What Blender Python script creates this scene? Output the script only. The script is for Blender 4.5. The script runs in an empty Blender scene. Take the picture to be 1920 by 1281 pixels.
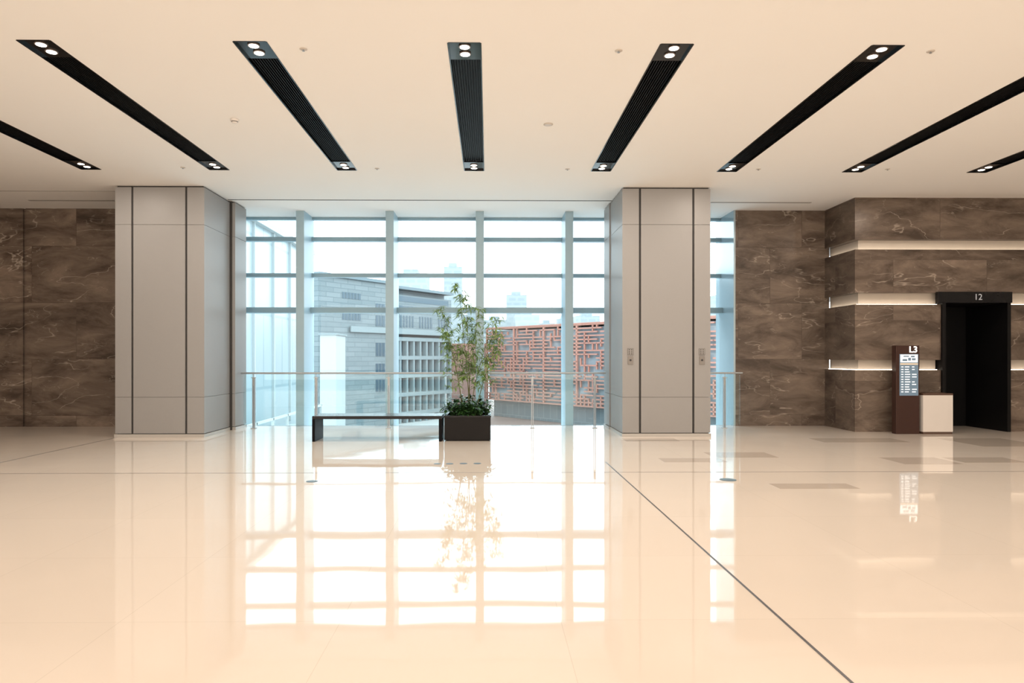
import bpy, math, random
from mathutils import Vector, Matrix
random.seed(7)
sc = bpy.context.scene
col = sc.collection
sc.view_settings.view_transform = 'Standard'
sc.view_settings.look = 'None'
sc.view_settings.exposure = 0.1

# ------------------------------------------------------------------ survey helpers
FPX = 1280.0; CH = 1.5; TH = 0.013; HZ = 670.0; PX = 933.0
cs, sn = math.cos(TH), math.sin(TH)
def W(x, y, Y):
    u = (x-PX)/FPX; v = (HZ-y)/FPX
    t = Y/(cs-u*sn)
    return ((sn+u*cs)*t, CH+v*t)
def WX(x, Y): return W(x, HZ, Y)[0]
def G(x, y, Z=0.0):
    u = (x-PX)/FPX; v = (HZ-y)/FPX
    t = (Z-CH)/v
    return ((sn+u*cs)*t, (cs-u*sn)*t)
def FAC(P0, P1, x, y):
    u = (x-PX)/FPX; v = (HZ-y)/FPX
    dx, dy = sn+u*cs, cs-u*sn
    e = Vector((P1[0]-P0[0], P1[1]-P0[1])).normalized()
    det = -dx*e.y+e.x*dy
    t = (-P0[0]*e.y+e.x*P0[1])/det
    s = (dx*P0[1]-dy*P0[0])/det
    return s, CH+v*t

H = 4.71

# ------------------------------------------------------------------ materials
def srgb(r, g, b):
    def f(c):
        c /= 255.0
        return c/12.92 if c <= 0.04045 else ((c+0.055)/1.055)**2.4
    return (f(r), f(g), f(b), 1.0)
def new_mat(name):
    m = bpy.data.materials.new(name); m.use_nodes = True
    return m, m.node_tree, m.node_tree.nodes['Principled BSDF']
def mat(name, c, rough=0.5, metal=0.0, emis=None, es=0.0, noise=0.0, nscale=8.0, spec=0.5):
    m, nt, b = new_mat(name)
    b.inputs['Base Color'].default_value = c
    b.inputs['Roughness'].default_value = rough
    b.inputs['Metallic'].default_value = metal
    b.inputs['Specular IOR Level'].default_value = spec
    if emis:
        b.inputs['Emission Color'].default_value = emis
        b.inputs['Emission Strength'].default_value = es
    if noise > 0:
        tc = nt.nodes.new('ShaderNodeTexCoord')
        n = nt.nodes.new('ShaderNodeTexNoise'); n.inputs['Scale'].default_value = nscale
        n.inputs['Detail'].default_value = 6
        nt.links.new(tc.outputs['Object'], n.inputs['Vector'])
        r = nt.nodes.new('ShaderNodeMapRange')
        r.inputs['To Min'].default_value = 1-noise; r.inputs['To Max'].default_value = 1+noise
        nt.links.new(n.outputs['Fac'], r.inputs['Value'])
        mx = nt.nodes.new('ShaderNodeVectorMath'); mx.operation = 'SCALE'
        mx.inputs[0].default_value = c[:3]
        nt.links.new(r.outputs['Result'], mx.inputs['Scale'])
        nt.links.new(mx.outputs['Vector'], b.inputs['Base Color'])
    return m
def glass(name, tint, refl=1.0):
    m = bpy.data.materials.new(name); m.use_nodes = True
    nt = m.node_tree; nt.nodes.clear()
    o = nt.nodes.new('ShaderNodeOutputMaterial')
    t = nt.nodes.new('ShaderNodeBsdfTransparent'); t.inputs['Color'].default_value = tint
    g = nt.nodes.new('ShaderNodeBsdfGlossy'); g.inputs['Roughness'].default_value = 0.02
    fr = nt.nodes.new('ShaderNodeFresnel'); fr.inputs['IOR'].default_value = 1.45
    ml = nt.nodes.new('ShaderNodeMath'); ml.operation = 'MULTIPLY'; ml.inputs[1].default_value = refl
    nt.links.new(fr.outputs[0], ml.inputs[0])
    x = nt.nodes.new('ShaderNodeMixShader')
    nt.links.new(ml.outputs[0], x.inputs[0]); nt.links.new(t.outputs[0], x.inputs[1]); nt.links.new(g.outputs[0], x.inputs[2])
    nt.links.new(x.outputs[0], o.inputs['Surface'])
    return m
def marble(name, axis='X', shift=(0, 0), bright=1.0, bw=1.55, rh=1.22):
    m, nt, b = new_mat(name)
    N = nt.nodes.new; L = nt.links.new
    tc = N('ShaderNodeTexCoord'); sp = N('ShaderNodeSeparateXYZ'); L(tc.outputs['Object'], sp.inputs[0])
    cb = N('ShaderNodeCombineXYZ')
    ay = N('ShaderNodeMath'); ay.operation = 'ADD'; L(sp.outputs['X'], ay.inputs[0]); L(sp.outputs['Y'], ay.inputs[1])
    a1 = N('ShaderNodeMath'); a1.operation = 'ADD'; a1.inputs[1].default_value = shift[0]
    a2 = N('ShaderNodeMath'); a2.operation = 'ADD'; a2.inputs[1].default_value = shift[1]
    L(ay.outputs[0], a1.inputs[0]); L(sp.outputs['Z'], a2.inputs[0])
    L(a1.outputs[0], cb.inputs['X']); L(a2.outputs[0], cb.inputs['Y'])
    br = N('ShaderNodeTexBrick'); br.offset = 0.5
    br.inputs['Color1'].default_value = (0.0, 0, 0, 1); br.inputs['Color2'].default_value = (1, 1, 1, 1)
    br.inputs['Mortar'].default_value = (0.5, 0.5, 0.5, 1)
    br.inputs['Scale'].default_value = 1; br.inputs['Mortar Size'].default_value = 0.004
    br.inputs['Mortar Smooth'].default_value = 0
    br.inputs['Brick Width'].default_value = bw; br.inputs['Row Height'].default_value = rh
    L(cb.outputs[0], br.inputs['Vector'])
    sc_ = N('ShaderNodeVectorMath'); sc_.operation = 'SCALE'; sc_.inputs['Scale'].default_value = 7.3
    L(br.outputs['Color'], sc_.inputs[0])
    ad = N('ShaderNodeVectorMath'); ad.operation = 'ADD'
    L(cb.outputs[0], ad.inputs[0]); L(sc_.outputs[0], ad.inputs[1])
    rt = N('ShaderNodeMapping'); rt.inputs['Rotation'].default_value = (0, 0, 0.7); rt.inputs['Scale'].default_value = (0.8, 2.2, 1)
    L(ad.outputs[0], rt.inputs[0])
    n1 = N('ShaderNodeTexNoise'); n1.inputs['Scale'].default_value = 1.1; n1.inputs['Detail'].default_value = 12
    n1.inputs['Roughness'].default_value = 0.66; n1.inputs['Distortion'].default_value = 0.5
    L(rt.outputs[0], n1.inputs['Vector'])
    r1 = N('ShaderNodeValToRGB')
    r1.color_ramp.elements[0].position = 0.36; r1.color_ramp.elements[0].color = tuple(bright*c for c in (0.078, 0.056, 0.043))+(1,)
    r1.color_ramp.elements[1].position = 0.68; r1.color_ramp.elements[1].color = tuple(bright*c for c in (0.27, 0.208, 0.163))+(1,)
    L(n1.outputs['Fac'], r1.inputs[0])
    def vein(scale, width, gain, lo, hi):
        n2 = N('ShaderNodeTexNoise'); n2.inputs['Scale'].default_value = scale; n2.inputs['Detail'].default_value = 4
        n2.inputs['Distortion'].default_value = 0.25
        L(rt.outputs[0], n2.inputs['Vector'])
        s2 = N('ShaderNodeMath'); s2.operation = 'SUBTRACT'; s2.inputs[1].default_value = 0.5; L(n2.outputs['Fac'], s2.inputs[0])
        ab = N('ShaderNodeMath'); ab.operation = 'ABSOLUTE'; L(s2.outputs[0], ab.inputs[0])
        r2 = N('ShaderNodeMapRange'); r2.inputs['From Min'].default_value = 0.0; r2.inputs['From Max'].default_value = width
        r2.inputs['To Min'].default_value = gain; r2.inputs['To Max'].default_value = 0.0
        L(ab.outputs[0], r2.inputs['Value'])
        n3 = N('ShaderNodeTexNoise'); n3.inputs['Scale'].default_value = scale*2.1; L(ad.outputs[0], n3.inputs['Vector'])
        r3 = N('ShaderNodeMapRange'); r3.inputs['From Min'].default_value = lo; r3.inputs['From Max'].default_value = hi
        L(n3.outputs['Fac'], r3.inputs['Value'])
        mu = N('ShaderNodeMath'); mu.operation = 'MULTIPLY'; L(r2.outputs[0], mu.inputs[0]); L(r3.outputs[0], mu.inputs[1])
        return mu
    v1 = vein(0.7, 0.007, 0.6, 0.42, 0.58); v2 = vein(1.7, 0.007, 0.4, 0.48, 0.62)
    vm = N('ShaderNodeMath'); vm.operation = 'MAXIMUM'; L(v1.outputs[0], vm.inputs[0]); L(v2.outputs[0], vm.inputs[1])
    mx = N('ShaderNodeMixRGB'); mx.inputs[2].default_value = tuple(bright*c for c in (0.56, 0.48, 0.40))+(1,)
    L(vm.outputs[0], mx.inputs[0]); L(r1.outputs[0], mx.inputs[1])
    mj = N('ShaderNodeMixRGB'); mj.inputs[2].default_value = (0.05, 0.038, 0.03, 1)
    jf = N('ShaderNodeMath'); jf.operation = 'MULTIPLY'; jf.inputs[1].default_value = 0.6
    L(br.outputs['Fac'], jf.inputs[0]); L(jf.outputs[0], mj.inputs[0]); L(mx.outputs[0], mj.inputs[1])
    tn = N('ShaderNodeMapRange'); tn.inputs['To Min'].default_value = 0.84; tn.inputs['To Max'].default_value = 1.12
    sr = N('ShaderNodeSeparateColor'); L(br.outputs['Color'], sr.inputs[0]); L(sr.outputs[0], tn.inputs['Value'])
    sv = N('ShaderNodeVectorMath'); sv.operation = 'SCALE'; L(mj.outputs[0], sv.inputs[0]); L(tn.outputs[0], sv.inputs['Scale'])
    L(sv.outputs[0], b.inputs['Base Color'])
    b.inputs['Roughness'].default_value = 0.28
    b.inputs['Specular IOR Level'].default_value = 0.3
    return m

M = {}
m, nt, b = new_mat('polished_floor'); N = nt.nodes.new; L = nt.links.new
tc = N('ShaderNodeTexCoord')
br = N('ShaderNodeTexBrick'); br.offset = 0.0
br.inputs['Scale'].default_value = 1
br.inputs['Brick Width'].default_value = 1.25; br.inputs['Row Height'].default_value = 1.25
br.inputs['Mortar Size'].default_value = 0.0022; br.inputs['Mortar Smooth'].default_value = 0.2
br.inputs['Color1'].default_value = (0.785, 0.708, 0.625, 1); br.inputs['Color2'].default_value = (0.77, 0.693, 0.61, 1)
br.inputs['Mortar'].default_value = (0.68, 0.61, 0.53, 1)
mp = N('ShaderNodeMapping'); mp.inputs['Location'].default_value = (-0.41, -0.14, 0)
L(tc.outputs['Object'], mp.inputs[0]); L(mp.outputs[0], br.inputs['Vector'])
L(br.outputs['Color'], b.inputs['Base Color'])
b.inputs['Roughness'].default_value = 0.03
n = N('ShaderNodeTexNoise'); n.inputs['Scale'].default_value = 1.1; n.inputs['Detail'].default_value = 1
L(tc.outputs['Object'], n.inputs['Vector'])
bp = N('ShaderNodeBump'); bp.inputs['Strength'].default_value = 0.18; bp.inputs['Distance'].default_value = 0.010
L(n.outputs['Fac'], bp.inputs['Height']); L(bp.outputs[0], b.inputs['Normal'])
M['floor'] = m
M['ceil'] = mat('ceiling_paint', (0.92, 0.895, 0.86, 1), 0.85, noise=0.01, nscale=1.0)
M['inlay'] = mat('floor_inlay_stone', (0.58, 0.51, 0.44, 1), 0.05, noise=0.04)
M['joint'] = mat('floor_joint_metal', (0.13, 0.13, 0.14, 1), 0.35, 0.6, noise=0.1)
M['panel'] = mat('pillar_panel', (0.30, 0.295, 0.29, 1), 0.42, 0.0, noise=0.02, nscale=30, spec=0.45)
M['core'] = mat('dark_joint', (0.035, 0.033, 0.032, 1), 0.6, noise=0.1)
M['plinth'] = mat('pillar_plinth', (0.45, 0.43, 0.40, 1), 0.3, noise=0.02)
M['steel'] = mat('mullion_steel', (0.32, 0.46, 0.54, 1), 0.4, 0.0, noise=0.02)
M['transom'] = mat('transom_steel', (0.23, 0.36, 0.43, 1), 0.4, 0.0, noise=0.02)
M['jamb'] = mat('window_jamb', (0.36, 0.46, 0.51, 1), 0.15, 0.3, noise=0.02)
M['glass'] = glass('window_glass', (0.84, 0.96, 1.0, 1), 0.6)
M['rglass'] = glass('railing_glass', (0.93, 0.985, 0.99, 1), 0.6)
M['rsteel'] = mat('railing_steel', (0.33, 0.35, 0.36, 1), 0.35, 0.6, noise=0.03)
M['black'] = mat('black_gloss', (0.006, 0.007, 0.008, 1), 0.12, noise=0.1, spec=0.4)
M['blackm'] = mat('black_matte', (0.005, 0.005, 0.0055, 1), 0.5, noise=0.1, spec=0.15)
M['bench'] = mat('bench_black', (0.006, 0.006, 0.007, 1), 0.2, noise=0.1, spec=0.2)
M['benchleg'] = mat('bench_leg_black', (0.005, 0.005, 0.006, 1), 0.45, noise=0.1, spec=0.06)
M['planter'] = mat('planter_black', (0.008, 0.007, 0.0065, 1), 0.35, noise=0.1, spec=0.12)
M['soil'] = mat('soil', (0.02, 0.014, 0.01, 1), 0.95, noise=0.3, nscale=40)
M['lamp'] = mat('lamp_lens', (1, 0.9, 0.8, 1), 0.4, emis=(1, 0.90, 0.75, 1), es=9)
M['lampring'] = mat('lamp_ring', (0.25, 0.2, 0.17, 1), 0.3, 0.5, noise=0.05)
M['led'] = mat('cove_led', (1, 0.9, 0.8, 1), 0.4, emis=(1, 0.88, 0.73, 1), es=9.0)
M['coveback'] = mat('cove_lining', (0.52, 0.46, 0.39, 1), 0.5, noise=0.05)
M['white'] = mat('white_plastic', (0.8, 0.76, 0.72, 1), 0.4, noise=0.02)
M['detector'] = mat('detector_plastic', (0.58, 0.52, 0.46, 1), 0.4, noise=0.02)
M['bin'] = mat('bin_cream', (0.72, 0.68, 0.64, 1), 0.3, noise=0.02)
M['brown'] = mat('kiosk_brown', (0.045, 0.020, 0.015, 1), 0.35, noise=0.05, spec=0.25)
M['browntop'] = mat('bin_brown', (0.09, 0.05, 0.035, 1), 0.3, noise=0.05)
M['screen'] = mat('kiosk_screen', (0.05, 0.06, 0.07, 1), 0.3, emis=srgb(105, 122, 132), es=1.0, spec=0.1)
M['screenw'] = mat('screen_white', (0.8, 0.8, 0.8, 1), 0.3, emis=srgb(200, 210, 215), es=1.0)
M['screenb'] = mat('screen_beige', (0.5, 0.45, 0.4, 1), 0.3, emis=srgb(160, 140, 110), es=0.9)
M['text'] = mat('white_letter', (0.85, 0.85, 0.85, 1), 0.4, emis=(1, 1, 1, 1), es=0.6)
M['textg'] = mat('grey_letter', (0.35, 0.35, 0.36, 1), 0.4, emis=(0.5, 0.52, 0.55, 1), es=0.3)
M['plate'] = mat('brushed_plate', (0.20, 0.185, 0.17, 1), 0.4, 0.3, noise=0.03)
M['picto'] = mat('pictogram_ink', (0.10, 0.09, 0.08, 1), 0.6, noise=0.03)
M['slot'] = mat('ceiling_slot', (0.38, 0.35, 0.32, 1), 0.6, noise=0.03)
M['socket'] = mat('socket_lid', (0.12, 0.18, 0.22, 1), 0.4, noise=0.05, spec=0.2)
M['stem'] = mat('bamboo_stem', (0.13, 0.14, 0.05, 1), 0.5, noise=0.3, nscale=12)
M['leafl'] = mat('bamboo_leaf_light', (0.19, 0.32, 0.075, 1), 0.5, noise=0.35, nscale=9)
M['leafd'] = mat('bamboo_leaf_dark', (0.08, 0.16, 0.035, 1), 0.5, noise=0.35, nscale=9)
M['bush'] = mat('broad_leaf', (0.03, 0.085, 0.022, 1), 0.35, noise=0.5, nscale=14, spec=0.3)
M['marL'] = marble('marble_back_left', 'X', (-14.5, 0.98), 0.95, bw=1.9)
M['marR'] = marble('marble_back_right', 'X', (-14.0, 0.98), 0.88, bw=1.4)
M['marF'] = marble('marble_lift_wall', 'X', (-13.2, 0.2), 0.85, bw=1.9)
def facade_mat(name, c1, c2, bw, rh, ms, mc, rough=0.6):
    m, nt, b = new_mat(name); N = nt.nodes.new; L = nt.links.new
    tc = N('ShaderNodeTexCoord'); sp = N('ShaderNodeSeparateXYZ'); cb = N('ShaderNodeCombineXYZ')
    L(tc.outputs['Object'], sp.inputs[0])
    ad = N('ShaderNodeMath'); ad.operation = 'ADD'; L(sp.outputs['X'], ad.inputs[0]); L(sp.outputs['Y'], ad.inputs[1])
    L(ad.outputs[0], cb.inputs['X']); L(sp.outputs['Z'], cb.inputs['Y'])
    br = N('ShaderNodeTexBrick'); br.offset = 0.5
    br.inputs['Scale'].default_value = 1; br.inputs['Brick Width'].default_value = bw; br.inputs['Row Height'].default_value = rh
    br.inputs['Mortar Size'].default_value = ms; br.inputs['Color1'].default_value = c1; br.inputs['Color2'].default_value = c2
    br.inputs['Mortar'].default_value = mc; br.inputs['Mortar Smooth'].default_value = 0
    L(cb.outputs[0], br.inputs['Vector']); L(br.outputs['Color'], b.inputs['Base Color'])
    b.inputs['Roughness'].default_value = rough
    return m
M['officewall'] = facade_mat('office_cladding', (0.13, 0.17, 0.185, 1), (0.17, 0.21, 0.225, 1), 3.2, 0.8, 0.06, (0.10, 0.135, 0.15, 1))
M['officeroof'] = mat('office_roof', (0.13, 0.18, 0.205, 1), 0.6, noise=0.05)
M['officeglass'] = mat('office_window', (0.045, 0.085, 0.115, 1), 0.3, noise=0.1)
M['pale'] = mat('pale_concrete', (0.20, 0.25, 0.265, 1), 0.7, noise=0.03)
M['palew'] = mat('pale_white_wall', (0.35, 0.39, 0.40, 1), 0.7, noise=0.03)
M['tower'] = facade_mat('tower_haze', (0.25, 0.295, 0.315, 1), (0.26, 0.305, 0.325, 1), 6, 3.3, 0.7, (0.29, 0.33, 0.345, 1))  # distance haze is put into these pale colours
M['coral'] = mat('coral_lattice', (0.36, 0.165, 0.125, 1), 0.6, noise=0.08, nscale=2)  # coral paled to carry some distance haze in its colour
M['coralwall'] = facade_mat('coral_brick', (0.29, 0.15, 0.12, 1), (0.31, 0.16, 0.13, 1), 2.0, 0.7, 0.03, (0.26, 0.13, 0.11, 1))
M['redglass'] = facade_mat('lattice_glazing', (0.21, 0.24, 0.265, 1), (0.26, 0.285, 0.31, 1), 2.5, 2.0, 0.08, (0.30, 0.31, 0.32, 1))
M['base'] = facade_mat('dark_podium', (0.10, 0.125, 0.14, 1), (0.12, 0.145, 0.16, 1), 1.8, 5.0, 0.05, (0.17, 0.2, 0.21, 1))
M['plaza'] = facade_mat('plaza_paving', (0.22, 0.14, 0.12, 1), (0.20, 0.13, 0.11, 1), 2.0, 2.0, 0.03, (0.2, 0.16, 0.14, 1))
M['street'] = facade_mat('pale_paving', (0.44, 0.44, 0.43, 1), (0.47, 0.47, 0.46, 1), 3.0, 3.0, 0.03, (0.40, 0.40, 0.39, 1))  # made paler so the street bounces skylight up to the ceiling
M['wglass'] = facade_mat('white_glass_facade', (0.27, 0.335, 0.36, 1), (0.30, 0.365, 0.39, 1), 3.0, 3.6, 0.07, (0.21, 0.28, 0.31, 1), 0.3)

# ------------------------------------------------------------------ mesh helpers
class MB:
    def __init__(s): s.v = []; s.f = []
    def box(s, x0, x1, y0, y1, z0, z1):
        if x0 > x1: x0, x1 = x1, x0
        if y0 > y1: y0, y1 = y1, y0
        if z0 > z1: z0, z1 = z1, z0
        i = len(s.v)
        s.v += [(x0,y0,z0),(x1,y0,z0),(x1,y1,z0),(x0,y1,z0),(x0,y0,z1),(x1,y0,z1),(x1,y1,z1),(x0,y1,z1)]
        s.f += [(i,i+3,i+2,i+1),(i+4,i+5,i+6,i+7),(i,i+1,i+5,i+4),(i+1,i+2,i+6,i+5),(i+2,i+3,i+7,i+6),(i+3,i,i+4,i+7)]
        return s
    def lathe(s, prof, cx=0, cy=0, n=24):
        i = len(s.v)
        for r, z in prof:
            for k in range(n):
                a = 2*math.pi*k/n
                s.v.append((cx+r*math.cos(a), cy+r*math.sin(a), z))
        for j in range(len(prof)-1):
            for k in range(n):
                a = i+j*n+k; b_ = i+j*n+(k+1) % n
                s.f.append((a, b_, b_+n, a+n))
        s.f.append(tuple(i+k for k in range(n))[::-1])
        s.f.append(tuple(i+(len(prof)-1)*n+k for k in range(n)))
        return s
    def tube(s, pts, radii, n=8):
        i = len(s.v)
        for j, p in enumerate(pts):
            p = Vector(p)
            d = (Vector(pts[min(j+1, len(pts)-1)])-Vector(pts[max(j-1, 0)])).normalized()
            a = d.orthogonal().normalized() if abs(d.z) < 0.3 else d.cross(Vector((0, 1, 0))).normalized()
            b_ = d.cross(a).normalized()
            for k in range(n):
                t = 2*math.pi*k/n
                s.v.append(tuple(p+radii[j]*(a*math.cos(t)+b_*math.sin(t))))
        for j in range(len(pts)-1):
            for k in range(n):
                a = i+j*n+k; b_ = i+j*n+(k+1) % n
                s.f.append((a, b_, b_+n, a+n))
        s.f.append(tuple(i+k for k in range(n))[::-1])
        s.f.append(tuple(i+(len(pts)-1)*n+k for k in range(n)))
        return s
    def leaf(s, p, d, nrm, ln, wd, droop=0.2):
        p = Vector(p); d = Vector(d).normalized(); side = d.cross(Vector(nrm))
        if side.length < 1e-3: side = d.orthogonal()
        side.normalize(); up = side.cross(d).normalized()
        i = len(s.v)
        def q(t, w, h): return tuple(p+d*ln*t+side*wd*w+up*ln*h+Vector((0, 0, -droop*ln*t*t)))
        s.v += [q(0,0,0), q(.3,-.45,.03), q(.3,0,0), q(.3,.45,.03), q(.65,-.4,.03), q(.65,0,0), q(.65,.4,.03), q(1,0,0)]
        s.f += [(i,i+2,i+1),(i,i+3,i+2),(i+1,i+2,i+5,i+4),(i+2,i+3,i+6,i+5),(i+4,i+5,i+7),(i+5,i+6,i+7)]
        return s
    def mesh(s, name, mt, smooth=False):
        me = bpy.data.meshes.new(name); me.from_pydata(s.v, [], s.f); me.update()
        me.materials.append(M[mt] if isinstance(mt, str) else mt)
        if smooth:
            for p in me.polygons: p.use_smooth = True
        return me
def link(o): col.objects.link(o); return o
def ob(name, me, loc=(0, 0, 0), parent=None, bevel=0, rz=0, label=None):
    o = link(bpy.data.objects.new(name, me)); o.location = loc; o.rotation_euler[2] = rz
    if parent: o.parent = parent
    if bevel:
        md = o.modifiers.new('bevel', 'BEVEL'); md.width = bevel; md.segments = 2; md.limit_method = 'ANGLE'
    if label: o['label'] = label
    return o
def struct(name, me, label=None, **k):
    o = ob(name, me, **k); o['kind'] = 'structure'
    if label: o['label'] = label
    return o
def thing(name, label, cat, loc=(0, 0, 0), rz=0, group=None, me=None):
    o = link(bpy.data.objects.new(name, me)); o.location = loc; o.rotation_euler[2] = rz
    if me is None: o.empty_display_size = 0.2
    o['label'] = label; o['category'] = cat
    if group: o['group'] = group
    return o
def text_mesh(txt, size, depth, mt, bold=0.0):
    cu = bpy.data.curves.new('t', 'FONT'); cu.body = txt; cu.size = size; cu.extrude = depth; cu.offset = bold
    cu.align_x = 'CENTER'; cu.align_y = 'CENTER'
    o = bpy.data.objects.new('t', cu); col.objects.link(o)
    dg = bpy.context.evaluated_depsgraph_get()
    me = bpy.data.meshes.new_from_object(o.evaluated_get(dg))
    bpy.data.objects.remove(o)
    me.transform(Matrix.Rotation(math.pi/2, 4, 'X'))
    me.materials.clear(); me.materials.append(M[mt])
    return me

# ------------------------------------------------------------------ room shell
YG = 15.75        # glass line
YW = 14.85        # stone back wall
YP = 12.85        # pillar front
YE = 13.62        # lift wall face
XL, XR, YB = -13.0, 13.0, -8.0
struct('floor', MB().box(XL, XR, YB, 15.0, -0.3, 0).mesh('floor', 'floor'), 'polished cream stone floor')
SX = [-0.25+2.18*k for k in range(-3, 5)]; SW = 0.33; SY0, SY1 = 6.97, 11.75
xs = [XL]
for x in SX: xs += [x-SW/2, x+SW/2]
xs.append(XR)
cm = MB()
def quad(mb, x0, x1, y0, y1, z):
    i = len(mb.v); mb.v += [(x0,y0,z),(x0,y1,z),(x1,y1,z),(x1,y0,z)]; mb.f.append((i,i+1,i+2,i+3))
quad(cm, XL, XR, YB, SY0, H); quad(cm, XL, XR, SY1, 16.0, H)
for k in range(0, len(xs), 2): quad(cm, xs[k], xs[k+1], SY0, SY1, H)
struct('ceiling', cm.mesh('ceiling', 'ceil'), 'smooth cream painted ceiling')
struct('wall_left', MB().box(XL-0.2, XL, YB, YW, 0, H).mesh('wl', 'marL'))
struct('wall_behind', MB().box(XL, XR, YB-0.2, YB, 0, H).mesh('wb', 'ceil'))
struct('wall_side', MB().box(XR, XR+0.2, YB, YE, 0, H).mesh('ws', 'ceil'))
gx = WX(45.5, YW)
wl = MB().box(gx+0.03, -6.6, YW, 16.0, 0, H).box(XL, gx-0.03, YW, 16.0, 0, H).box(gx-0.03, gx+0.03, YW+0.05, 16.0, 0, H)
struct('wall_back_left', wl.mesh('wbl', 'marL'), 'brown veined marble wall')
XJ = WX(1377, YW); XE = WX(1603, YE)
struct('wall_back_right', MB().box(XJ+0.02, XE+0.1, YW, 16.0, 0, H).mesh('wbr', 'marR'), 'brown veined marble wall')
struct('trim_1', MB().box(XJ-0.02, XJ+0.02, YW-0.01, 16.0, -0.3, H).mesh('jamb', 'jamb'), 'grey metal window jamb')

# lift wall with glowing horizontal coves
Xa = WX(1764, YE); Xb = WX(1892, YE); ZH = W(1820, 548, YE)[1]
def zf(y): return W(1700, y, YE)[1]
g = [(zf(468), zf(449)), (zf(571), zf(549)), (zf(694), zf(675))]
fm = MB()
bands = [(0, g[2][0]), (g[2][1], g[1][0]), (g[1][1], g[0][0]), (g[0][1], H)]
for i, (z0, z1) in enumerate(bands):
    if i < 2:
        fm.box(XE, Xa, YE, 15.9, z0, z1); fm.box(Xb, XR, YE, 15.9, z0, z1)
    else:
        fm.box(XE, XR, YE, 15.9, z0, z1)
struct('wall_right', fm.mesh('wr', 'marF'), 'brown marble lift wall with lit horizontal grooves')
n_tr = 2
for gi, (z0, z1) in enumerate(g):
    segs = [(XE+0.14, XR)] if gi == 0 else [(XE+0.14, Xa-0.02), (Xb+0.02, XR)]
    for a, b_ in segs:
        struct('trim_%d' % n_tr, MB().box(a, b_, YE+0.14, YW+0.05, z0, z1).mesh('cove', 'coveback'), 'lit groove lining'); n_tr += 1
        led = MB().box(a-0.05 if a < XE+0.2 else a, b_, YE+0.085, YE+0.093, z0+0.001, z0+0.010)
        if a < XE+0.2: led.box(a-0.055, a-0.047, YE+0.085, YW, z0+0.001, z0+0.010)
        struct('trim_%d' % n_tr, led.mesh('led', 'led'), 'warm white light strip in the groove'); n_tr += 1

# lift portal
dr = thing('door_1', 'black metal lift portal with floor number display', 'lift door', ((Xa+Xb)/2, YE, 0)); dr['kind'] = 'structure'
hw = (Xb-Xa)/2
fr = MB().box(-hw, -hw+0.07, -0.05, 1.2, 0, ZH-0.22).box(hw-0.07, hw, -0.05, 1.2, 0, ZH-0.22)
fr.box(-hw, hw, 0.0, 1.2, ZH-0.22, ZH-0.02)
ob('door_frame', fr.mesh('portal', 'blackm'), parent=dr)
ob('door_header', MB().box(-hw-0.11, hw, -0.09, 0.0, ZH-0.22, ZH).mesh('hdr', 'bench'), parent=dr, bevel=0.004)
ob('door_leaf', MB().box(-hw+0.07, -0.004, 1.15, 1.2, 0, ZH-0.22).mesh('leaf', 'blackm'), parent=dr)
ob('door_leaf', MB().box(0.004, hw-0.07, 1.15, 1.2, 0, ZH-0.22).mesh('leaf', 'blackm'), parent=dr)
ob('floor_number', text_mesh('12', 0.17, 0.002, 'textg'), (0, -0.093, ZH-0.11), dr, label='grey floor number 12')

def trim(mb, mt, lab):
    global n_tr
    o = struct('trim_%d' % n_tr, mb.mesh('trim', mt), lab); n_tr += 1; return o
xpl, xpr = WX(432, 14.1), WX(1145, 14.1)
trim(MB().box(xpl, xpr, 13.95, 13.985, H-0.006, H-0.001), 'core', 'dark shadow gap in the ceiling')
trim(MB().box(XL, WX(216, 13.25), 13.28, 13.30, H-0.005, H-0.001), 'slot', 'thin ceiling joint')
trim(MB().box(WX(55, 14.1), WX(216, 14.1), 14.05, 14.12, H-0.006, H-0.001), 'slot', 'linear ceiling air slot')
trim(MB().box(WX(1332, 14.1), WX(1520, 14.1), 14.05, 14.12, H-0.006, H-0.001), 'slot', 'linear ceiling air slot')
trim(MB().box(1.665, 1.681, YB, 9.75, 0.0005, 0.002), 'joint', 'thin dark metal floor joint')
trim(MB().box(XL, XR, 8.87, 8.882, 0.0005, 0.0015), 'joint', 'thin dark metal floor joint')
trim(MB().box(-6.955, -6.94, YB, YW, 0.0005, 0.0015), 'joint', 'thin dark metal floor joint')
for (xa, xb_, ya, yb_) in [(1330,1447,848.5,858.5),(1240,1357,859.5,867),(1672,1780,858,871),(1787,1905,858,868),(1452,1600,907,917),(1530,1690,822,830),(1800,1925,822,838),(1170,1270,822,828)]:
    x0, y0 = G((xa+xb_)/2, yb_); _, y1 = G((xa+xb_)/2, ya)
    x0 = G(xa, (ya+yb_)/2)[0]; x1 = G(xb_, (ya+yb_)/2)[0]
    trim(MB().box(x0, x1, y0, y1, 0.0003, 0.0012), 'inlay', 'beige grey stone floor inlay')

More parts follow.
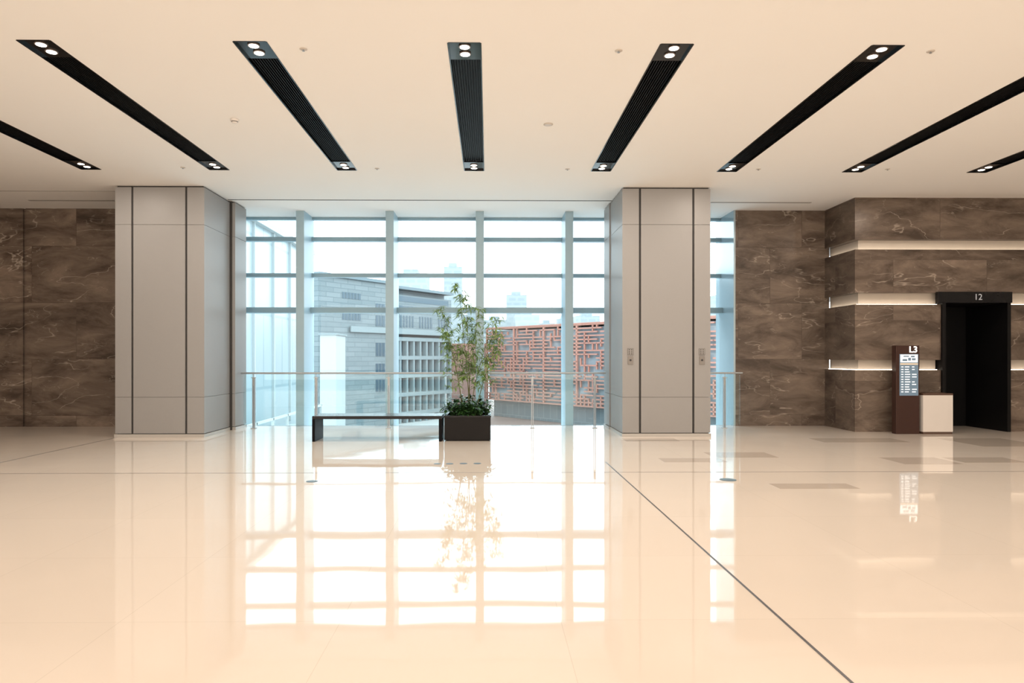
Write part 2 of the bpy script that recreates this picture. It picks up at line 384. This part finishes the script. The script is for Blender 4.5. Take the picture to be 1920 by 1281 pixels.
# ------------------------------------------------------------------ curtain wall
fins = [WX(f, 15.0) for f in (394, 562.5, 730.5, 899.5, 1067.5, 1236)]
for f in fins:
    trim(MB().box(f-0.088, f+0.088, 15.0, YG+0.1, -0.6, H), 'steel', 'pale blue grey steel window mullion')
edges = [-6.6]+fins+[XJ-0.02]
wn = 1
TZ = [(W(900, 454, YG)[1], W(900, 446.5, YG)[1]), (W(900, 521, YG)[1], W(900, 514, YG)[1]), (W(900, 588, YG)[1], W(900, 578, YG)[1])]
for i in range(len(edges)-1):
    a = edges[i]+(0.088 if i > 0 else 0); b_ = edges[i+1]-(0.088 if i < len(edges)-2 else 0)
    fm = MB()
    for j, (z0, z1) in enumerate(TZ):
        fm.box(a, b_, YG-(0.22 if j == 2 else 0.1), YG+0.06, z0, z1)
    fm.box(a, b_, YG-0.06, YG+0.06, -0.6, -0.5); fm.box(a, b_, YG-0.06, YG+0.06, H-0.06, H-0.002)
    w = struct('window_%d' % wn, fm.mesh('win', 'transom'), 'tall glazed bay with blue grey transoms')
    gl = MB(); gl.v = [(a,YG,-0.5),(b_,YG,-0.5),(b_,YG,H-0.06),(a,YG,H-0.06)]; gl.f = [(0,1,2,3)]
    go = ob('glass', gl.mesh('glass', 'glass'), parent=w); wn += 1
trim(MB().box(-6.6, XJ, 14.98, 15.0, -0.6, 0.004), 'steel', 'floor edge trim')

# ------------------------------------------------------------------ pillars
def pillar(xl, xr, gs, back_px, side):
    x0, x1 = WX(xl, YP), WX(xr, YP); cx = (x0+x1)/2; w2 = (x1-x0)/2
    e = thing('pillar', 'grey panelled square pillar with dark vertical joints', 'pillar', (cx, YP, 0), group='grey hall pillars')
    d = 1.25
    zj = [0.07, W(xl, 745, YP)[1], W(xl, 421, YP)[1], H-0.025]
    xsx = [-w2]
    for gg in gs: xc = WX(gg, YP)-cx; xsx += [xc-0.02, xc+0.02]
    xsx.append(w2)
    cl = MB()
    for r in range(3):
        z0, z1 = zj[r]+0.003, zj[r+1]-0.003
        for k in range(0, len(xsx), 2): cl.box(xsx[k], xsx[k+1], 0, 0.03, z0, z1)
        for sx in (-w2, w2-0.03): cl.box(sx, sx+0.03, 0.03, d, z0, z1)
        cl.box(-w2+0.03, w2-0.03, d-0.03, d, z0, z1)
    ob('cladding', cl.mesh('clad', 'panel'), parent=e)
    ob('core', MB().box(-w2+0.028, w2-0.028, 0.028, d-0.028, 0, H).mesh('core', 'core'), parent=e, label='dark recessed joint core')
    ob('plinth', MB().box(-w2-0.01, w2+0.01, -0.02, d, 0, 0.06).mesh('pl', 'plinth'), parent=e)
    xb_ = WX(back_px, 14.75)-cx
    rc = MB()
    xo = xb_-1.2 if side > 0 else xb_+1.2
    for r in range(3): rc.box(xo, xb_, d+0.03, 1.92, zj[r]+0.003, zj[r+1]-0.003)
    ob('return_panel', rc.mesh('ret', 'panel'), parent=e)
    q = -0.06 if side > 0 else 0.06
    ob('core', MB().box(xo, xb_+q, d, 1.9, 0, H).mesh('core2', 'core'), parent=e)
    ob('plinth', MB().box(xo, xb_-q*0.15, d+0.03, 1.93, 0, 0.06).mesh('pl2', 'plinth'), parent=e)
    return e
pillar(216, 383, (248, 349), 461, 1)
pillar(1167, 1332, (1200, 1300), 1133, -1)
for px_ in (1182, 1316):
    x, z = W(px_, 660, YP)
    e = thing('lift_sign', 'small metal lift notice plate on grey pillar', 'sign', (x, YP, z), group='lift notice plates')
    ob('plate', MB().box(-0.055, 0.055, -0.008, 0, -0.06, 0.065).mesh('p', 'panel'), parent=e, bevel=0.003)
    pm = MB()
    for zz in (-0.035, 0.0, 0.038):
        for xx in (-0.022, 0.022): pm.box(xx-0.012, xx+0.012, -0.010, -0.008, zz-0.011, zz+0.011)
    pm.box(-0.055, -0.049, -0.010, -0.008, -0.06, 0.065).box(0.049, 0.055, -0.010, -0.008, -0.06, 0.065).box(-0.049, 0.049, -0.010, -0.008, 0.059, 0.065).box(-0.049, 0.049, -0.010, -0.008, -0.06, -0.054)
    ob('pictogram', pm.mesh('pg', 'picto'), parent=e)
    x, z = W(px_, 675.5, YP)
    e = thing('call_button_panel', 'brushed metal lift call button panel on pillar', 'button panel', (x, YP, z), group='lift call button panels')
    ob('plate', MB().box(-0.05, 0.05, -0.012, 0, -0.08, 0.07).mesh('p', 'plate'), parent=e, bevel=0.003)
    bt = MB().lathe([(0.02, 0), (0.02, 0.006)], n=16).mesh('b', 'core'); bt.transform(Matrix.Rotation(math.pi/2, 4, 'X'))
    ob('button', bt, (0, -0.012, 0.0), e)

# ------------------------------------------------------------------ ceiling light troughs
LG = 'linear ceiling light troughs'
Ls = SY1-SY0
def trough_parts(e):
    t = 0.01; w = SW/2
    tr = MB().box(-w-t, -w+0.004, 0, Ls, -0.004, 0.16).box(w-0.004, w+t, 0, Ls, -0.004, 0.16)
    tr.box(-w, w, -t, 0.004, -0.004, 0.16).box(-w, w, Ls-0.004, Ls+t, -0.004, 0.16).box(-w-t, w+t, -t, Ls+t, 0.16, 0.18)
    ob('housing', tr.mesh('trough', 'black'), parent=e)
    gr = MB()
    for k in range(11):
        x = -w+0.02+k*(SW-0.04)/10
        gr.box(x-0.004, x+0.004, 0.46, Ls-0.46, 0.03, 0.07)
    gr.box(-w, w, 0.44, Ls-0.44, 0.07, 0.075)
    ob('grille', gr.mesh('grille', 'blackm'), parent=e)
    for (a, b_) in ((0.0, 0.44), (Ls-0.44, Ls)):
        ob('end_plate', MB().box(-w+0.003, w-0.003, a+0.003, b_, 0.02, 0.03).mesh('ep', 'black'), parent=e)
    for y in (0.12, 0.29, Ls-0.29, Ls-0.12):
        lm = ob('lamp', MB().lathe([(0.062, 0.019), (0.062, 0.008), (0.05, 0.008), (0.05, 0.012)], n=24).mesh('ring', 'lampring'), (0, y, 0), e)
        ob('lens', MB().lathe([(0.049, 0.006), (0.049, 0.011)], n=24).mesh('lens', 'lamp'), (0, 0, 0), lm)
def copy_tree(o, parent):
    c = o.copy(); col.objects.link(c)
    if parent is not None:
        c.parent = parent
    for ch in list(o.children): copy_tree(ch, c)
    return c
e0 = thing('ceiling_light', 'black recessed linear ceiling light with round warm lamps', 'ceiling light', (SX[0], SY0, H), group=LG)
trough_parts(e0)
for x in SX[1:]:
    c = copy_tree(e0, None); c.location.x = x

def ceilpos(x, y): return G(x, y, H)
x, y = ceilpos(440, 224)
me = MB().lathe([(0.055, 0), (0.055, -0.02), (0.04, -0.025), (0.04, -0.04), (0.03, -0.05), (0.012, -0.052)][::-1]).mesh('sd', 'white', True)
e = thing('smoke_detector', 'white round smoke detector on ceiling', 'smoke detector', (x, y, H)); ob('body', me, parent=e)
ob('sensor_cage', MB().lathe([(0.042, -0.038), (0.042, -0.030)]).mesh('sc', 'core'), parent=e)
x, y = ceilpos(1028, 233)
e = thing('ceiling_speaker', 'flat white round ceiling speaker cover', 'speaker', (x, y, H))
ob('cover', MB().lathe([(0.04, -0.012), (0.065, -0.008), (0.065, 0)]).mesh('cs', 'detector', True), parent=e)
for (px_, py_) in [(569,92),(1160,95),(1745,96),(707,316),(1064,317),(1422,317),(1664,317),(343,314)]:
    x, y = ceilpos(px_, py_)
    e = thing('ceiling_sprinkler', 'small white sprinkler head on ceiling', 'sprinkler', (x, y, H), group='ceiling sprinklers')
    ob('cover', MB().lathe([(0.03, -0.008), (0.04, -0.004), (0.04, 0.002)]).mesh('sp', 'detector', True), parent=e)
    ob('nozzle', MB().lathe([(0.014, -0.022), (0.014, -0.019), (0.005, -0.018), (0.007, -0.006)], n=12).mesh('nz', 'rsteel'), parent=e)

# ------------------------------------------------------------------ railings
def railing(x0, x1, posts, lab):
    Y = 14.45
    e = thing('glass_railing', lab, 'railing', (0, Y, 0))
    hr = MB().tube([(x0, -0.03, 1.165), (x1, -0.03, 1.165)], [0.02, 0.02], 12)
    ob('handrail', hr.mesh('hr', 'rsteel', False), parent=e, label='brushed steel handrail')
    for p in posts:
        x = WX(p, Y)
        pm = MB().box(x-0.022, x-0.008, -0.03, 0.03, 0.0, 1.08).box(x+0.008, x+0.022, -0.03, 0.03, 0.0, 1.08)
        pm.box(x-0.05, x+0.05, -0.05, 0.05, 0, 0.012).box(x-0.05, x+0.05, -0.035, -0.02, 1.06, 1.075)
        pm.box(x-0.008, x+0.008, -0.015, 0.015, 0.9, 1.08).box(x-0.006, x+0.006, -0.036, -0.024, 1.07, 1.15)
        ob('post', pm.mesh('post', 'rsteel'), parent=e, label='slim twin plate steel post')
    xs_ = [x0]+[WX(p, Y) for p in posts]+[x1]
    for a, b_ in zip(xs_[:-1], xs_[1:]):
        if b_-a > 0.1:
            ob('glass_panel', MB().box(a+0.03, b_-0.03, 0.034, 0.046, 0.06, 1.13).mesh('gp', 'rglass'), parent=e)
    return e
railing(WX(452, 14.42), WX(1136, 14.42), (476, 593, 729, 864, 998, 1115), 'long glass railing with steel posts beside windows')
railing(WX(1300, 14.42), WX(1392, 14.42), (1358,), 'short glass railing beside pillar and marble wall')

# ------------------------------------------------------------------ bench
bx0, bx1 = WX(585, 12.15), WX(828, 12.15)
e = thing('bench', 'long black bench with slab end leg beside planter', 'bench', (bx0, 12.15, 0))
Lb = bx1-bx0
ob('seat', MB().box(0, Lb, 0, 0.62, 0.40, 0.455).mesh('seat', 'bench'), parent=e, bevel=0.006)
ob('leg', MB().box(0, 0.05, 0.0, 0.62, 0, 0.40).mesh('leg', 'benchleg'), parent=e, bevel=0.004)
ob('leg', MB().box(Lb-0.05, Lb, 0.0, 0.62, 0, 0.40).mesh('leg', 'benchleg'), parent=e, bevel=0.004)

# ------------------------------------------------------------------ planter and plants
PYF = 12.2
px0, px1 = WX(833, PYF), WX(920, PYF); pcx = (px0+px1)/2; pw = (px1-px0)/2; pd = 0.84; pz = 0.455
pb = thing('planter', 'square black planter box beside bench', 'planter', (pcx, PYF, 0))
pm = MB().box(-pw, pw, 0, 0.03, 0.02, pz-0.03).box(-pw, pw, pd-0.03, pd, 0.02, pz-0.03).box(-pw, -pw+0.03, 0.03, pd-0.03, 0.02, pz-0.03).box(pw-0.03, pw, 0.03, pd-0.03, 0.02, pz-0.03)
pm.box(-pw+0.03, pw-0.03, 0.03, pd-0.03, 0.0, 0.05)
ob('box', pm.mesh('pbox', 'planter'), parent=pb, bevel=0.003)
rm = MB().box(-pw-0.008, pw+0.008, -0.008, 0.045, pz-0.03, pz).box(-pw-0.008, pw+0.008, pd-0.045, pd+0.008, pz-0.03, pz)
rm.box(-pw-0.008, -pw+0.045, 0.045, pd-0.045, pz-0.03, pz).box(pw-0.045, pw+0.008, 0.045, pd-0.045, pz-0.03, pz)
ob('rim', rm.mesh('rim', 'bench'), parent=pb)
ob('soil', MB().box(-pw+0.03, pw-0.03, 0.03, pd-0.03, 0.05, pz-0.05).mesh('soil', 'soil'), parent=pb)
bc = thing('leafy_groundcover', 'dense dark green broadleaf plant filling planter', 'plant', (pcx, PYF+pd/2, pz-0.05))
bm_ = MB(); st = MB()
for k in range(100):
    a = random.uniform(0, 2*math.pi); r = 0.38*math.sqrt(random.random())
    ox, oy = r*math.cos(a), r*math.sin(a)*0.95
    lean = Vector((ox*0.8+random.uniform(-.1, .1), oy*0.8+random.uniform(-.1, .1), 1)).normalized()
    hgt = random.uniform(0.16, 0.42)*(1.1-r*0.9)
    tip = Vector((ox, oy, 0))+lean*hgt
    st.tube([(ox, oy, 0), tuple(tip)], [0.005, 0.003], 5)
    for j in range(random.randint(8, 11)):
        aa = random.uniform(0, 2*math.pi); el = random.uniform(-0.2, 0.8)
        dd = Vector((math.cos(aa)*math.cos(el), math.sin(aa)*math.cos(el), math.sin(el)))+lean*0.15+Vector((ox, oy, 0))*0.9
        p = Vector((ox, oy, 0)).lerp(tip, random.uniform(0.45, 1.0))
        bm_.leaf(p, dd, (0, 0, 1), random.uniform(0.10, 0.18), random.uniform(0.045, 0.07), random.uniform(0.2, 0.6))
ob('stems', st.mesh('st', 'bush'), parent=bc)
ob('foliage', bm_.mesh('fol', 'bush'), parent=bc)
bb = thing('bamboo_plant', 'tall slender bamboo with light green leaves', 'plant', (pcx, PYF+pd/2, pz-0.05))
tips = [(-.20, .05, 2.46), (-.04, -.1, 2.28), (-.52, .1, 2.02), (.20, -.05, 2.0), (.52, .12, 1.85), (-.42, -.12, 1.6), (.62, -.08, 1.5)]
ll = MB(); ld = MB(); tw = MB()
def q2(a, b_, c, t): return a*(1-t)**2+b_*2*t*(1-t)+c*t*t
for i, tp in enumerate(tips):
    a = i*2*math.pi/len(tips)
    A = Vector((0.06*math.cos(a)+tp[0]*0.15, 0.09*math.sin(a), 0.0)); C = Vector(tp)
    Bm = Vector((A.x*0.7+C.x*0.3, A.y*0.6+C.y*0.4, C.z*0.55))
    pts = [q2(A, Bm, C, t/14) for t in range(15)]
    ob('stem', MB().tube(pts, [0.009*(1-t/17) for t in range(15)], 7).mesh('stem', 'stem', True), parent=bb)
    nb = 34
    for j in range(nb):
        t = 0.30+0.70*j/(nb-1)
        p = q2(A, Bm, C, t)
        aa = random.uniform(0, 2*math.pi)
        bl = random.uniform(0.14, 0.36)*(1.2-0.7*t)
        dv = Vector((math.cos(aa), math.sin(aa), random.uniform(0.2, 0.8))).normalized()
        tip = p+dv*bl+Vector((0, 0, -0.03))
        tw.tube([tuple(p), tuple(p.lerp(tip, .5)+Vector((0, 0, .015))), tuple(tip)], [0.0025, 0.0018, 0.001], 4)
        for k in range(random.randint(9, 13)):
            s = random.uniform(0.25, 1.0); lp = p.lerp(tip, s)
            la = random.uniform(0, 2*math.pi)
            d = Vector((math.cos(la), math.sin(la), random.uniform(-0.9, 0.2)))+dv*0.5
            (ll if random.random() < 0.66 else ld).leaf(lp, d, (random.uniform(-.4, .4), random.uniform(-.4, .4), 1), random.uniform(0.08, 0.14), random.uniform(0.015, 0.024), random.uniform(0.1, 0.5))
o = ob('twigs', tw.mesh('tw', 'stem'), parent=bb); o['kind'] = 'stuff'
ob('foliage', ll.mesh('l1', 'leafl'), parent=bb, label='light green narrow leaves')
ob('foliage', ld.mesh('l2', 'leafd'), parent=bb, label='dark green narrow leaves')

# ------------------------------------------------------------------ floor sockets
for (px_, py_, r) in [(820,870,.05),(843,870,.055),(869,869.5,.055),(895,869.5,.055),(585,903,.07),(1365,900,.10)]:
    x, y = G(px_, py_)
    e = thing('floor_socket', 'round brushed metal floor socket cover on polished floor', 'floor socket', (x, y, 0), group='round floor socket covers')
    ob('ring', MB().lathe([(r, 0.0), (r, 0.003), (r*0.9, 0.004)]).mesh('r', 'socket'), parent=e)
    ob('lid', MB().lathe([(r*0.8, 0.0045), (r*0.78, 0.006)]).mesh('l', 'socket'), parent=e)

# ------------------------------------------------------------------ kiosk and bin
KY = 13.22
kx0, kx1 = WX(1680, KY), WX(1724, KY); kc = (kx0+kx1)/2; kw = (kx1-kx0)/2
def kz(y): return W(1700, y, KY)[1]
e = thing('directory_kiosk', 'tall dark brown floor directory totem with lit screen', 'directory sign', (kc, KY, 0))
ob('body', MB().box(-kw, kw, 0, 0.14, 0.0, kz(648)).mesh('kb', 'brown'), parent=e, bevel=0.005)
sz0, sz1 = kz(742), kz(664); sxa, sxb = WX(1686.5, KY)-kc, WX(1721.5, KY)-kc
scn = ob('screen', MB().box(sxa, sxb, -0.006, 0.0, sz0, sz1).mesh('ks', 'screen'), parent=e, label='glowing blue grey directory screen')
sh = sz1-sz0; sw = sxb-sxa
ob('map_panel', MB().box(sxa+0.015, sxb-0.015, -0.008, -0.006, sz1-0.20*sh, sz1-0.01).mesh('mp', 'screenw'), parent=scn)
mm = MB()
for (a, b_, c, d) in [(.15,.4,.12,.17),(.45,.6,.09,.16),(.65,.85,.10,.15),(.2,.5,.04,.07),(.6,.8,.04,.08)]:
    mm.box(sxa+sw*a, sxa+sw*b_, -0.009, -0.008, sz1-sh*d, sz1-sh*c)
ob('map_blocks', mm.mesh('mb', 'screen'), parent=scn)
ob('banner', MB().box(sxa+0.01, sxb-0.01, -0.008, -0.006, sz1-0.26*sh, sz1-0.22*sh).mesh('bn', 'screenb'), parent=scn)
tl = MB()
for r in range(11):
    z = sz1-sh*(0.31+0.06*r)
    for (a, b_) in ((0.08, 0.2), (0.28, 0.28+random.uniform(.2, .3)), (0.66, 0.66+random.uniform(.12, .26))):
        if r % 3 == 2 and a > 0.6: continue
        tl.box(sxa+sw*a, sxa+sw*b_, -0.008, -0.006, z-0.009, z+0.009)
o = ob('listing_lines', tl.mesh('tl', 'screenw'), parent=scn); o['kind'] = 'stuff'
ob('level_text', text_mesh('L3', 0.17, 0.004, 'text', 0.004), (WX(1712, KY)-kc, -0.006, kz(656)), e, label='white letters L3')
BY = 13.18
x0, x1 = WX(1731, BY), WX(1787, BY); bc_ = (x0+x1)/2; bw_ = (x1-x0)/2; bz = W(1760, 738, BY)[1]
e = thing('litter_bin', 'cream rectangular litter bin with brown top and base', 'bin', (bc_, BY, 0))
ob('body', MB().box(-bw_, bw_, 0, 0.33, 0.045, bz-0.035).mesh('bb', 'bin'), parent=e, bevel=0.004)
ob('lid', MB().box(-bw_, bw_, 0, 0.33, bz-0.035, bz).box(-bw_+0.1, bw_-0.1, 0.08, 0.25, bz, bz+0.008).mesh('bl', 'browntop'), parent=e)
ob('base', MB().box(-bw_+0.01, bw_-0.01, 0.01, 0.32, 0.0, 0.045).mesh('bs', 'browntop'), parent=e)

# ------------------------------------------------------------------ outdoors
GZ = -10.6
struct('ground', MB().box(-400, 400, 18, 900, GZ-0.5, GZ).mesh('gr', 'street'), 'pale paved street level')
struct('trim_plaza', MB().box(-3, 60, 100, 190, GZ, GZ+0.05).mesh('plz', 'plaza'), 'terracotta plaza paving')
def place(P0, P1):
    return (P0[0], P0[1], 0), math.atan2(P1[1]-P0[1], P1[0]-P0[0])
A0 = (WX(597, 108), 108.0); A1 = (WX(846, 137), 137.0)
loc, rz = place(A0, A1); LA = math.hypot(A1[0]-A0[0], A1[1]-A0[1])
def fu(x): return FAC(A0, A1, x, 600)[0]
def fz(y, xr=760): return FAC(A0, A1, xr, y)[1]
e = thing('office_building', 'grey blue office block with flat overhanging roof', 'building', loc, rz)
ztop = fz(516, 600)
um = fu(723)
bd = MB().box(0, um, 0, 18, GZ, ztop).box(um, LA, 1.8, 18, GZ, ztop-0.6).box(um, LA, 0, 1.8, fz(628), ztop-1.6)
ob('body', bd.mesh('ab', 'officewall'), parent=e)
ob('roof', MB().box(-0.3, um+0.5, -0.5, 18, ztop-0.0, ztop+0.5).box(um+0.5, LA+0.3, -0.4, 16, ztop-0.6, ztop-0.1).mesh('ar', 'officeroof'), parent=e)
wn_ = MB()
for (xa, xb_, ya, yb_, n) in [(703,721,592,612,3),(703,721,643,668,3),(703,721,682,698,3),(703,721,570,580,3),(703,721,712,735,3),(640,676,555,566,6),(640,676,592,604,6)]:
    a, b_ = fu(xa), fu(xb_); w = (b_-a)/n
    for k in range(n): wn_.box(a+k*w+0.25*w, a+(k+1)*w, -0.06, 0.05, fz(yb_, 712), fz(ya, 712))
for (xa, xb_, n) in [(750, 778, 5), (786, 812, 5), (822, 842, 4)]:
    a, b_ = fu(xa), fu(xb_); w = (b_-a)/n
    for k in range(n): wn_.box(a+k*w, a+(k+.5)*w, -0.06, 0.05, fz(614), fz(592))
for (ya, yb_) in ((556, 566), (574, 582)):
    wn_.box(um+1.0, LA-1.0, -0.06, 0.05, fz(yb_), fz(ya))
wn_.box(um+0.4, LA-0.2, 1.7, 1.85, GZ+1, fz(636))
ob('window_panes', wn_.mesh('aw', 'officeglass'), parent=e)
gr = MB()
for yy in (636, 671, 705, 740, 776):
    z = fz(yy); gr.box(um, LA+0.2, -0.1, 1.8, z-0.35, z+0.35)
k = um
while k < LA:
    gr.box(k, k+0.45, 0.0, 1.0, GZ, fz(636)); k += 1.9
gr.box(um-9, LA+0.3, -0.6, -0.4, fz(627), fz(617))
ob('balcony_frame', gr.mesh('ag', 'pale'), parent=e)
for yy in (671, 705, 740):
    z = fz(yy); ob('balustrade', MB().box(um+0.6, LA, 1.1, 1.2, z+0.3, z+1.1).mesh('ap', 'officewall'), parent=e)
B0 = (WX(600, 92), 92.0); B1 = (WX(630, 92), 92.0)
e = thing('stair_block', 'plain white concrete stair block beside office building', 'building', (B0[0], 92, 0))
ob('body', MB().box(0, B1[0]-B0[0], 0, 6, GZ, W(615, 628, 92)[1]).mesh('sb', 'palew'), parent=e)
ob('parapet', MB().box(-0.2, B1[0]-B0[0]+0.2, -0.2, 6.2, W(615, 628, 92)[1], W(615, 625, 92)[1]).mesh('sp', 'pale'), parent=e)
e = thing('glazed_building', 'pale glass fronted building with terrace', 'building', (-11, 29, 0))
ob('body', MB().box(-18, 0, 0, 13, GZ, 7.8).mesh('wg', 'wglass'), parent=e)
ob('roof', MB().box(-18.2, 0.3, -0.3, 13.3, 7.8, 8.1).mesh('wr', 'palew'), parent=e)
for k in range(5): ob('facade_fin', MB().box(0, 0.12, k*2.9, k*2.9+0.1, -2, 7.8).mesh('wf', 'palew'), parent=e)
tb = MB().box(0.0, 1.8, -6, 9, -2.6, -2.2).box(1.6, 1.8, -6, 9, -2.2, -1.9).box(1.7, 1.8, -6, 9, -1.2, -1.1)
for k in range(8): tb.box(1.7, 1.8, -6+k*2.1, -5.9+k*2.1, -2.2, -1.1)
for k in range(4): tb.box(1.2, 1.7, -5+k*4.0, -4.5+k*4.0, GZ, -2.6)
ob('terrace', tb.mesh('wt', 'palew'), parent=e)
R0 = (WX(912, 140), 140.0); R1 = (WX(1130, 115), 115.0)
ev = Vector((R1[0]-R0[0], R1[1]-R0[1])); R2 = (R0[0]+ev.x*1.75, R0[1]+ev.y*1.75)
loc, rz = place(R0, R2); LR = ev.length*1.75
rz_top = FAC(R0, R1, 912, 618)[1]; rz_bot = FAC(R0, R1, 912, 748)[1]
e = thing('lattice_building', 'building wrapped in coral red geometric lattice screen', 'building', loc, rz)
ob('body', MB().box(0, LR, 0.8, 22, rz_bot, rz_top-0.4).mesh('rb', 'redglass'), parent=e)
ob('podium', MB().box(0.5, LR, 1.6, 22, GZ, rz_bot).mesh('rp', 'base'), parent=e)
lt = MB()
nr = 22; ch = (rz_top-rz_bot)/nr; cw = 0.95; nc = int(LR/cw)
T = 0.12
for r in range(nr+1):
    c = 0
    z = rz_bot+r*ch
    if r in (0, nr, 7, 15):
        lt.box(0, nc*cw, 0, 0.35, z-T, z+T); continue
    while c < nc:
        ln = random.choice((3, 4, 5, 6))
        if random.random() < 0.85: lt.box(c*cw-T, min(c+ln, nc)*cw+T, 0, 0.35, z-T, z+T)
        c += ln + (0 if random.random() < .4 else 1)
for c in range(nc+1):
    r = 0; x = c*cw
    if c % 9 == 0:
        lt.box(x-T*1.5, x+T*1.5, 0, 0.36, rz_bot, rz_top); continue
    while r < nr:
        ln = random.choice((1, 2, 2, 3))
        if random.random() < 0.36: lt.box(x-T, x+T, 0, 0.36, rz_bot+r*ch, rz_bot+min(r+ln, nr)*ch)
        r += ln
ob('lattice_screen', lt.mesh('lt', 'coral'), parent=e)
ob('parapet', MB().box(0, LR, 0, 22, rz_top, rz_top+0.35).mesh('rpp', 'coral'), parent=e)
x0 = WX(846, 142); x1 = WX(913, 142)
e = thing('brick_annex', 'plain salmon brick wall building', 'building', (x0, 142.2, 0))
zt = W(880, 648, 142)[1]
ob('body', MB().box(0, x1-x0, 0, 10, GZ, zt).mesh('an', 'coralwall'), parent=e)
ob('parapet', MB().box(-0.2, x1-x0, -0.2, 10, zt, zt+0.4).mesh('anp', 'coral'), parent=e)
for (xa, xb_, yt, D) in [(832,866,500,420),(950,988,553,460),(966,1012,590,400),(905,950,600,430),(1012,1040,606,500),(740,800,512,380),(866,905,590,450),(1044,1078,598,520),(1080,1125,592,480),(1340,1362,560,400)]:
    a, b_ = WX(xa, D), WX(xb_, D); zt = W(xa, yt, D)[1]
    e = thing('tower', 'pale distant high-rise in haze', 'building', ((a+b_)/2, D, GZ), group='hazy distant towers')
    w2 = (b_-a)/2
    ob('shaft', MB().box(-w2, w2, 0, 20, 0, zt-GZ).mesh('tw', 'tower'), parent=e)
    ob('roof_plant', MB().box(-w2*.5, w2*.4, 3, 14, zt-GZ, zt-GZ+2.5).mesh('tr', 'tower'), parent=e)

# ------------------------------------------------------------------ light
wd = bpy.data.worlds.new('world'); sc.world = wd; wd.use_nodes = True
wd.node_tree.nodes['Background'].inputs['Color'].default_value = (0.92, 0.975, 1.0, 1)
wd.node_tree.nodes['Background'].inputs['Strength'].default_value = 4.0
def area(name, loc, rot, sx, sy, e_, c, shape='RECTANGLE'):
    l = bpy.data.lights.new(name, 'AREA'); l.shape = shape; l.size = sx; l.size_y = sy; l.energy = e_; l.color = c
    o = link(bpy.data.objects.new(name, l)); o.location = loc; o.rotation_euler = rot
    return o
warm = (1.0, 0.865, 0.745)
area('added_hall_fill', (0, YB+0.3, 2.4), (math.pi/2, 0, 0), 24, 4.2, 930, warm)  # added unseen fill panel behind the camera, brightens the hall
area('added_overhead_fill', (0, -1.5, H-0.05), (0, 0, 0), 22, 8, 320, warm)  # second added fill, unseen above the camera, lights the floor
for x in SX:
    area('downlight', (x, SY0+0.2, H-0.02), (0, 0, 0), 0.14, 0.14, 34, warm, 'DISK')
    area('downlight', (x, SY1-0.2, H-0.02), (0, 0, 0), 0.14, 0.14, 26, warm, 'DISK')

# ------------------------------------------------------------------ camera
cd = bpy.data.cameras.new('camera'); cam = link(bpy.data.objects.new('camera', cd))
cam.location = (0, 0, CH); cam.rotation_euler = (math.pi/2, 0, -TH)
cd.sensor_width = 36; cd.lens = 24; cd.shift_x = 27/1920; cd.shift_y = 29.5/1920
cd.clip_end = 2000
sc.camera = cam
